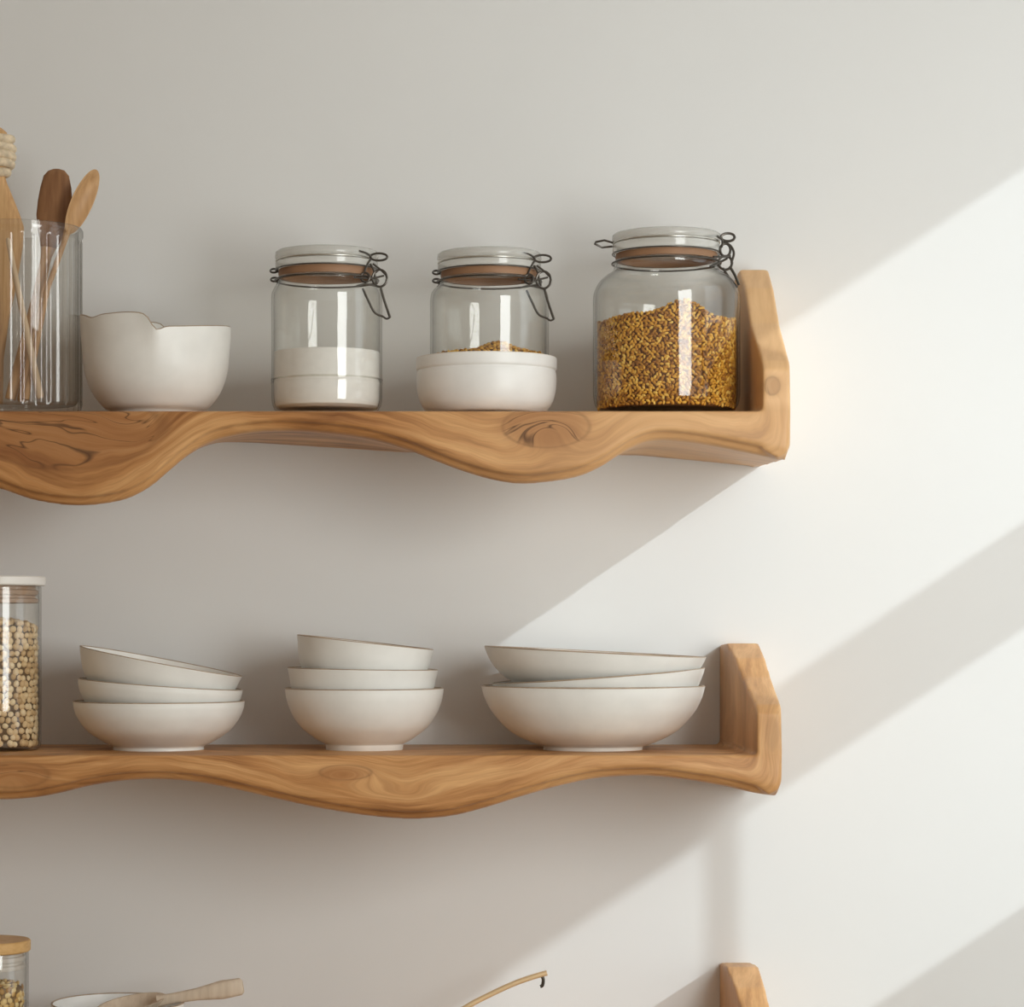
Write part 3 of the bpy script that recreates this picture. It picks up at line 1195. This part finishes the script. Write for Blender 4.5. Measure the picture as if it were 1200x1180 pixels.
o = pieces('golden_grain', [M['grain_gold'], M['grain_core']], g2x, YB, ZJ2 + 5.6 * kb, 65 * kb, 62 * kb, top2, (0.0033, 0.0019, 0.0019), 5)
rebase(o, (g2x, YB, ZJ2 + 5.6 * kb))
tag(o, 'golden grain just showing above the low white bowl, inside the jar', 'grain', kind='stuff')

# third jar: wide, two thirds full
Y3J = -0.150
k3 = kk(Y3J)
B3 = HY - (ZU - EYE) / k3
body3 = [(66, 0), (76, 3), (83, 10), (85.5, 20), (86, 34), (86, 110), (86, H(352, B3)), (84.5, H(342, B3)), (79, H(331, B3)), (71, H(323.5, B3)), (64, H(319, B3)), (61.5, H(314, B3)), (61.5, H(309, B3)), (60.5, H(306, B3))]
cl3 = [('wire_clasp', [
    (ell(853, 278, 8, 4.6, -0.02), 0.0016, True),
    ([(826, 277, -0.04), (838, 276, -0.032), (846, 281, -0.024), (846, 290, -0.022)], 0.0014, False),
    (ell(850, 293, 6, 7.5, -0.02), 0.0016, True),
    ([(846, 282, -0.02), (856, 288, -0.02), (860, 297, -0.02), (857, 308, -0.02)], 0.0015, False),
    (ell(850, 308, 8, 8, -0.02), 0.0016, True),
    ([(836, 301, -0.032), (846, 301, -0.026), (856, 300, -0.02)], 0.0014, False),
    ([(832, 312, -0.036), (842, 308, -0.03), (852, 303, -0.02)], 0.0014, False)]),
    ('lever', [([(855, 312, -0.02), (861, 322, -0.02), (866, 334, -0.02)], 0.0017, False),
               ([(847, 314, -0.026), (855, 326, -0.026), (864, 337, -0.026)], 0.0015, False)])]
clip_jar('widest clip-top glass jar, filled with golden grain, against the shelf end', 781, Y3J, ZU, body3, 63, (H(306, B3), H(298, B3), H(286, B3), H(274, B3)), 0, cl3, GJ, ear=True)
g3x = W(781, 0, Y3J).x


def top3(x, y):
    v = 104
    v += 13 * math.exp(-((x - 0.012) / 0.032) ** 2)
    v += 2.0 * math.sin(x * 90) + 1.5 * math.sin(y * 70 + 1)
    return v * k3


o = pieces('golden_grain', [M['grain_gold'], M['grain_core']], g3x, Y3J, ZU + 5.8 * k3, 81.5 * k3, 118 * k3, top3, (0.0034, 0.0019, 0.0019), 11)
rebase(o, (g3x, Y3J, ZU + 5.8 * k3))
tag(o, 'heap of golden grain filling two thirds of the widest jar', 'grain', kind='stuff')

# ------------------------------------------------------------------ utensil jar
YU = -0.150
ku = kk(YU)
ux = W(22, 0, YU).x
BU = HY - (ZU - EYE) / ku
uh = BU - 268


def ribs(th, r, z):
    if r > 60 * ku and 0.012 < z < uh * ku * 0.93:
        return r + 0.0014 * math.cos(36 * th), z
    return r, z


root = thing('utensil_jar', 'tall ribbed glass jar holding wooden utensils', 'jar', (ux, YU, ZU))
m = MB()
pu = [(0, 0), (66, 0), (71, 2), (72.5, 6), (72.8, 12), (72.8, uh - 16), (73, uh - 12), (75, uh - 9), (75, uh - 3), (73.5, uh), (70.5, uh), (69.5, uh - 4), (69.4, uh - 16), (69.4, 16), (66, 12), (0, 12)]
lathe(m, [(a * ku, b * ku) for a, b in pu], (ux, YU, ZU), seg=288, mod=lambda t, r, z: ribs(t, r, z) if r > 71.5 * ku else (r, z))
m.build('jar_body', M['ribglass'], root, sharp=50)
ZF = ZU + 12.4 * ku


def Wu(px, py, dy=0.0):
    return W(px, py, YU + dy)


def floor_pt(px, dy, lift=0.0):
    p = Wu(px, 400, dy)
    p.z = ZF + lift
    return p


# spatula
p_end = floor_pt(12, -0.012, 0.005)
root = thing('wooden_spatula', 'dark brown rounded wooden spatula standing in the glass jar', 'spatula', p_end)
m = MB()
loft(m, [(Wu(66, 198, 0.014), 0.004, 0.0015), (Wu(66, 200, 0.014), 0.010, 0.0028), (Wu(66, 206, 0.013), 0.0155, 0.0035), (Wu(65.5, 220, 0.013), 0.0190, 0.004), (Wu(64.5, 236, 0.012), 0.0210, 0.0045), (Wu(63, 254, 0.011), 0.0215, 0.005),
         (Wu(60, 272, 0.010), 0.0165, 0.005), (Wu(57, 290, 0.009), 0.010, 0.005)], seg=24)
m.build('blade', M['wood_dark'], root)
m = MB()
loft(m, [(Wu(57.4, 288, 0.009), 0.0096, 0.0046), (Wu(54, 302, 0.007), 0.0066, 0.0045), (Wu(44, 345, 0.002), 0.0060, 0.0045), (p_end.lerp(Wu(44, 345, 0.002), 0.1), 0.0070, 0.005), (p_end, 0.0066, 0.0045)], seg=16)
m.build('handle', M['wood_mid'], root)

# spoon
s_end = floor_pt(30, -0.030, 0.003)
root = thing('wooden_spoon', 'wooden spoon with a light hollow bowl leaning right in the glass jar', 'spoon', s_end)
neck = Wu(80, 272, -0.004)
tip = Wu(111, 205, 0.006)
cen = neck.lerp(tip, 0.53)
m = MB()
spoon_head(m, cen, tip - neck, Vector((0.80, -0.55, -0.1)), (tip - neck).length * 0.50, 0.0160, 0.009, 0.0026)
m.build('spoon_bowl', M['wood_mid'], root)
m = MB()
q = [neck.lerp(tip, 0.09) + Vector((-0.003, 0.003, 0)), Wu(74, 287, -0.006), Wu(55, 340, -0.014), s_end]
loft(m, [(q[0], 0.0050, 0.004), (q[1], 0.0034, 0.0034), (q[2], 0.0034, 0.0034), (s_end, 0.0042, 0.004)], seg=14)
m.build('handle', M['wood_mid'], root)

# sticks
for (a, b, da, db, r0, r1, mt, lab) in [
        ((9, 279), 47, -0.034, -0.036, 0.0030, 0.0050, 'wood_light', 'pale wooden stick crossing in front inside the glass jar, leaning left'),
        ((56, 300), 25, 0.030, 0.012, 0.0042, 0.0058, 'wood_mid', 'short tan wooden stick behind the spatula handle in the glass jar')]:
    e = floor_pt(b, db, 0.004)
    tp = Wu(a[0], a[1], da)
    m = MB()
    loft(m, [(tp, r0 * 0.6, r0 * 0.6), (tp.lerp(e, 0.02), r0, r0), (tp.lerp(e, 0.5), (r0 + r1) / 2, (r0 + r1) / 2.2), (tp.lerp(e, 0.985), r1, r1 * 0.8), (e, r1 * 0.7, r1 * 0.6)], seg=12)
    o = m.build('wooden_stick', M[mt])
    rebase(o, e)
    tag(o, lab, 'stick', 'wooden sticks in the glass jar')

# hand broom with a cord-wound neck
e = floor_pt(-4, 0.022, 0.001)
root = thing('hand_broom', 'flared tan hand broom, pale cord wound round its neck, in the glass jar', 'brush', e)
m = MB()
st = [(Wu(-5, 206, 0.022), 0.011, 0.010), (Wu(-5, 214, 0.022), 0.0135, 0.010), (Wu(-5, 230, 0.022), 0.0205, 0.010), (Wu(-5, 250, 0.022), 0.029, 0.011), (Wu(-5, 266, 0.022), 0.0345, 0.012), (Wu(-5, 290, 0.022), 0.0330, 0.013), (Wu(-4, 330, 0.022), 0.0250, 0.013), (Wu(-4, 375, 0.022), 0.0150, 0.012), (Wu(-4, 420, 0.022), 0.0085, 0.009), (e, 0.0075, 0.0075)]
loft(m, st, seg=40, sq=2.6)
m.build('bristles', M['straw'], root)
m = MB()
for i in range(5):
    py = 204 - i * 10.5
    rr = [0.0135, 0.0178, 0.0190, 0.0190, 0.0170][i]
    pts = []
    for j in range(40):
        a = 2 * PI * j / 40
        p = Wu(-5 + i * 0.3, py, 0.022)
        pts.append(p + Vector((rr * math.cos(a), rr * 0.8 * math.sin(a), 0.0022 * math.cos(a + i))))
    tube(m, pts, 0.0058, seg=10, closed=True)
m.build('cord_wrap', M['cord'], root)
m = MB()
p = Wu(-5, 206, 0.022)
lathe(m, [(0, 0), (0.0125, 0), (0.0165, 0.012), (0.0165, 0.044), (0.0135, 0.053), (0.007, 0.0585), (0, 0.060)], p, seg=32, ysc=0.8)
m.build('neck', M['straw'], root)


# ------------------------------------------------------------------ canisters with straight sides
def canister(label, cx, y, base_z, r, top_h, lid_r, lid_h, seal_h, lid_mat, seal_mat, name):
    k = kk(y)
    x = W(cx, 0, y).x
    c = Vector((x, y, base_z))
    root = thing(name, label, 'canister', c)
    m = MB()
    hs = top_h
    p = [(r - 8, 0), (r - 3, 1.5), (r - 0.6, 5), (r, 10), (r, hs * 0.5), (r, hs - 2), (r - 0.5, hs)]
    lathe(m, glass_shell(p, y, base_z, wall=2.4, floor=4.5), c, seg=96)
    m.build('jar_body', M['glass'], root, sharp=50)
    m = MB()
    lathe(m, [(a * k, b * k) for a, b in [(0, hs + 0.6), (lid_r - 1.5, hs + 0.6), (lid_r, hs + 2), (lid_r, hs + lid_h - 1.5), (lid_r - 1.5, hs + lid_h), (0, hs + lid_h)]], c, seg=96)
    m.build('lid', M[lid_mat], root, sharp=30)
    m = MB()
    s0 = hs - seal_h
    pr = [(0, hs), (0, s0)]
    w = r - 2.9
    pr = [(0, s0), (w - 5, s0), (w - 1, s0 + 0.5), (w - 0.2, s0 + 2.5), (w - 1, s0 + 5), (w - 4, s0 + 6.5), (w - 4, s0 + seal_h * 0.45), (w - 1, s0 + seal_h * 0.5), (w - 0.2, s0 + seal_h * 0.62), (w - 1, s0 + seal_h * 0.75), (w - 4, s0 + seal_h * 0.82), (w - 4, hs + 0.4), (0, hs + 0.4)]
    lathe(m, [(a * k, b * k) for a, b in pr], c, seg=96)
    m.build('seal', M[seal_mat], root)
    return root, c, k


YC = -0.15
kc = kk(YC)
BL = HY - (ZL - EYE) / kc
root, c, k = canister('straight glass canister of chickpeas with a white lid, on the middle shelf', -9, YC, ZL, 57, BL - 687, 62, 11.5, 20, 'lid_white', 'seal', 'glass_canister')


def topc(x, y):
    return (BL - 729 - 5 + 3 * math.sin(x * 60 + 1)) * kc


o = pieces('chickpeas', [M['pea'], M['pea_core']], c.x, c.y, c.z + 4.9 * k, 54.0 * k, 165 * k, topc, (0.0048, 0.0042, 0.0042), 3, shape=(8, 6), rowstep=0.86, colstep=0.9)
rebase(o, c + Vector((0, 0, 4.9 * k)))
tag(o, 'pale chickpeas filling the white-lidded glass canister', 'chickpeas', kind='stuff')

BT = HY - (Z3 - EYE) / kc
root, c, k = canister('glass canister of golden dry cereal under a bamboo lid, lowest shelf', -13, YC, Z3, 46, BT - 1115, 48.5, 14, 20, 'bamboo', 'seal_clear', 'glass_canister')


def topo(x, y):
    return (BT - 1158 - 5 + 7 * math.exp(-((x - 0.012) / 0.02) ** 2)) * kc


o = pieces('dry_cereal', [M['oat'], M['oat_core']], c.x, c.y, c.z + 4.9 * k, 43.0 * k, (BT - 1150) * k, topo, (0.0050, 0.0040, 0.0018), 8, tilt=2.0)
rebase(o, c + Vector((0, 0, 4.9 * k)))
tag(o, 'golden dry cereal pieces in the bamboo-lidded canister', 'cereal', kind='stuff')

# ------------------------------------------------------------------ lowest shelf
Y4 = -0.140
k4 = kk(Y4)
B4 = HY - (Z3 - EYE) / k4
rim4 = 1175
hb = B4 - rim4
bowl('white bowl with a dark rim and a scoop in it, on the lowest shelf', 138, Y4,
     [(44, 0), (45, 4), (55, 10), (66, hb * 0.35), (72, hb * 0.6), (76, hb * 0.85), (78, hb)], base_z=Z3, t=2.6, foot=(44, 5), mat='ceramic_white', name='mixing_bowl', mod=wob(0.004, 3, 0.4))
hd = W(282, 1156, Y4 - 0.01)
nk = W(196, 1171, Y4 - 0.006)
root = thing('wooden_scoop', 'pale wooden scoop lying in the white bowl, handle over the rim', 'scoop', nk)
m = MB()
ax = (nk - hd).normalized()
loft(m, [(hd + ax * -0.003, 0.0075, 0.004), (hd, 0.0105, 0.006), (hd.lerp(nk, 0.25), 0.0115, 0.0075), (hd.lerp(nk, 0.6), 0.0075, 0.006), (hd.lerp(nk, 0.9), 0.0065, 0.0055), (nk, 0.0065, 0.0055), (nk + ax * 0.012, 0.008, 0.0055)], seg=20, sq=2.8)
m.build('handle', M['wood_pale'], root)
m = MB()
spoon_head(m, nk + ax * 0.045 + Vector((0, 0, 0.004)), ax, Vector((0.15, -0.25, 1)), 0.040, 0.024, 0.016, 0.003)
m.build('scoop_bowl', M['wood_pale'], root)

# brass ladle
YL = -0.12
lb = W(432, 1180, YL)
lb.z = Z3 + 0.0295
root = thing('brass_ladle', 'thin brass ladle slanting up from the lowest shelf, hooked handle end', 'ladle', Vector((lb.x, YL, Z3)))
m = MB()
spoon_head(m, lb, Vector((1, 0, 0.0)), Vector((0.0, 0, 1)), 0.034, 0.034, 0.0265, 0.002)
m.build('ladle_bowl', M['brass'], root)
pts = [lb + Vector((0.034, 0, 0.0)), lb + Vector((0.050, 0, 0.030)), W(505, 1208, YL), W(545, 1181, YL), W(572, 1166.5, YL), W(600, 1153.5, YL), W(622, 1145.5, YL), W(641, 1140, YL)]
q = [Vector(p) for p in spline([tuple(p) for p in pts], 8)]
m = MB()
loft(m, [(p, 0.0034, 0.0046) for p in q], seg=12)
m.build('handle', M['brass'], root)
m = MB()
q = [Vector(p) for p in spline([tuple(p) for p in [W(635, 1143.5, YL), W(636.5, 1147, YL), W(636.5, 1151, YL), W(635.5, 1155, YL), W(633, 1156, YL)]], 6)]
tube(m, q, 0.0021, seg=10)
m.build('hook', M['steel'], root)

# ------------------------------------------------------------------ light
sd = Vector((-SUN_A, 1.0, -SUN_S * SUN_A)).normalized()
sl = bpy.data.lights.new('sun', 'SUN')
sl.energy = 1.48
sl.angle = math.radians(0.8)
sl.color = (0.85, 0.955, 1.0)
so = bpy.data.objects.new('sun', sl)
so.rotation_euler = sd.to_track_quat('-Z', 'Y').to_euler()
so.location = (3, -3, 4)
col.objects.link(so)


def area(name, loc, target, sx, sy, power, color):
    a = bpy.data.lights.new(name, 'AREA')
    a.shape = 'RECTANGLE'
    a.size, a.size_y = sx, sy
    a.energy = power
    a.color = color
    ob = bpy.data.objects.new(name, a)
    ob.location = loc
    ob.rotation_euler = (Vector(target) - Vector(loc)).to_track_quat('-Z', 'Y').to_euler()
    col.objects.link(ob)
    return ob


# sky light coming in at the sunny window
area('window_skylight', (XR + 0.22, (wy0 + wy1) / 2, (wz0 + wz1) / 2), (-1.0, (wy0 + wy1) / 2, (wz0 + wz1) / 2 - 0.1), 0.75, 1.6, 5.0, (0.80, 0.92, 1.0))
# added soft fill lamp at the front right, no window behind it
area('added_fill_light', (1.15, -1.75, 1.74), (-0.25, 0.0, 1.5), 1.0, 1.1, 30, (0.97, 1.0, 0.98))

w = bpy.data.worlds.new('room_ambient')
scene.world = w
w.use_nodes = True
nt = w.node_tree
for n in list(nt.nodes):
    nt.nodes.remove(n)
out = nt.nodes.new('ShaderNodeOutputWorld')
bg = nt.nodes.new('ShaderNodeBackground')
bg.inputs['Strength'].default_value = 0.51
tc = nt.nodes.new('ShaderNodeTexCoord')
sx = nt.nodes.new('ShaderNodeSeparateXYZ')
nt.links.new(tc.outputs['Generated'], sx.inputs[0])
r = ramp(nt, [(0.0, (0.40, 0.26, 0.14)), (0.47, (0.68, 0.56, 0.43)), (0.56, (1.0, 0.965, 0.90)), (1.0, (1.0, 1.0, 1.0))])
mr = nt.nodes.new('ShaderNodeMapRange')
mr.inputs['From Min'].default_value = -1
nt.links.new(sx.outputs['Z'], mr.inputs['Value'])
nt.links.new(mr.outputs['Result'], r.inputs['Fac'])
# the left side of the room is dimmer and warmer than the window side
lx = nt.nodes.new('ShaderNodeMapRange')
lx.inputs['From Min'].default_value = -0.9
lx.inputs['From Max'].default_value = 0.5
nt.links.new(sx.outputs['X'], lx.inputs['Value'])
lr = ramp(nt, [(0.0, (0.56, 0.46, 0.36)), (1.0, (1.10, 1.10, 1.10))])
nt.links.new(lx.outputs['Result'], lr.inputs['Fac'])
lm = nt.nodes.new('ShaderNodeMix')
lm.data_type = 'RGBA'
lm.blend_type = 'MULTIPLY'
lm.inputs['Factor'].default_value = 1
nt.links.new(r.outputs['Color'], lm.inputs['A'])
nt.links.new(lr.outputs['Color'], lm.inputs['B'])
nt.links.new(lm.outputs['Result'], bg.inputs['Color'])
nt.links.new(bg.outputs['Background'], out.inputs['Surface'])

# ------------------------------------------------------------------ camera and colour
cd = bpy.data.cameras.new('camera')
cd.sensor_width = 36
cd.sensor_fit = 'HORIZONTAL'
cd.lens = 36 * DIST / 1.2
cd.shift_x = (600 - CX) / 1200
cd.shift_y = (HY - 590) / 1200
cam = bpy.data.objects.new('camera', cd)
cam.location = (0, CAMY, EYE)
cam.rotation_euler = (math.radians(90), 0, 0)
col.objects.link(cam)
scene.camera = cam

scene.view_settings.view_transform = 'Standard'
scene.view_settings.look = 'None'
scene.view_settings.exposure = 0
scene.view_settings.gamma = 1
scene.cycles.max_bounces = 16
scene.cycles.transparent_max_bounces = 32
scene.cycles.transmission_bounces = 14
scene.cycles.sample_clamp_indirect = 6
scene.cycles.blur_glossy = 0.5
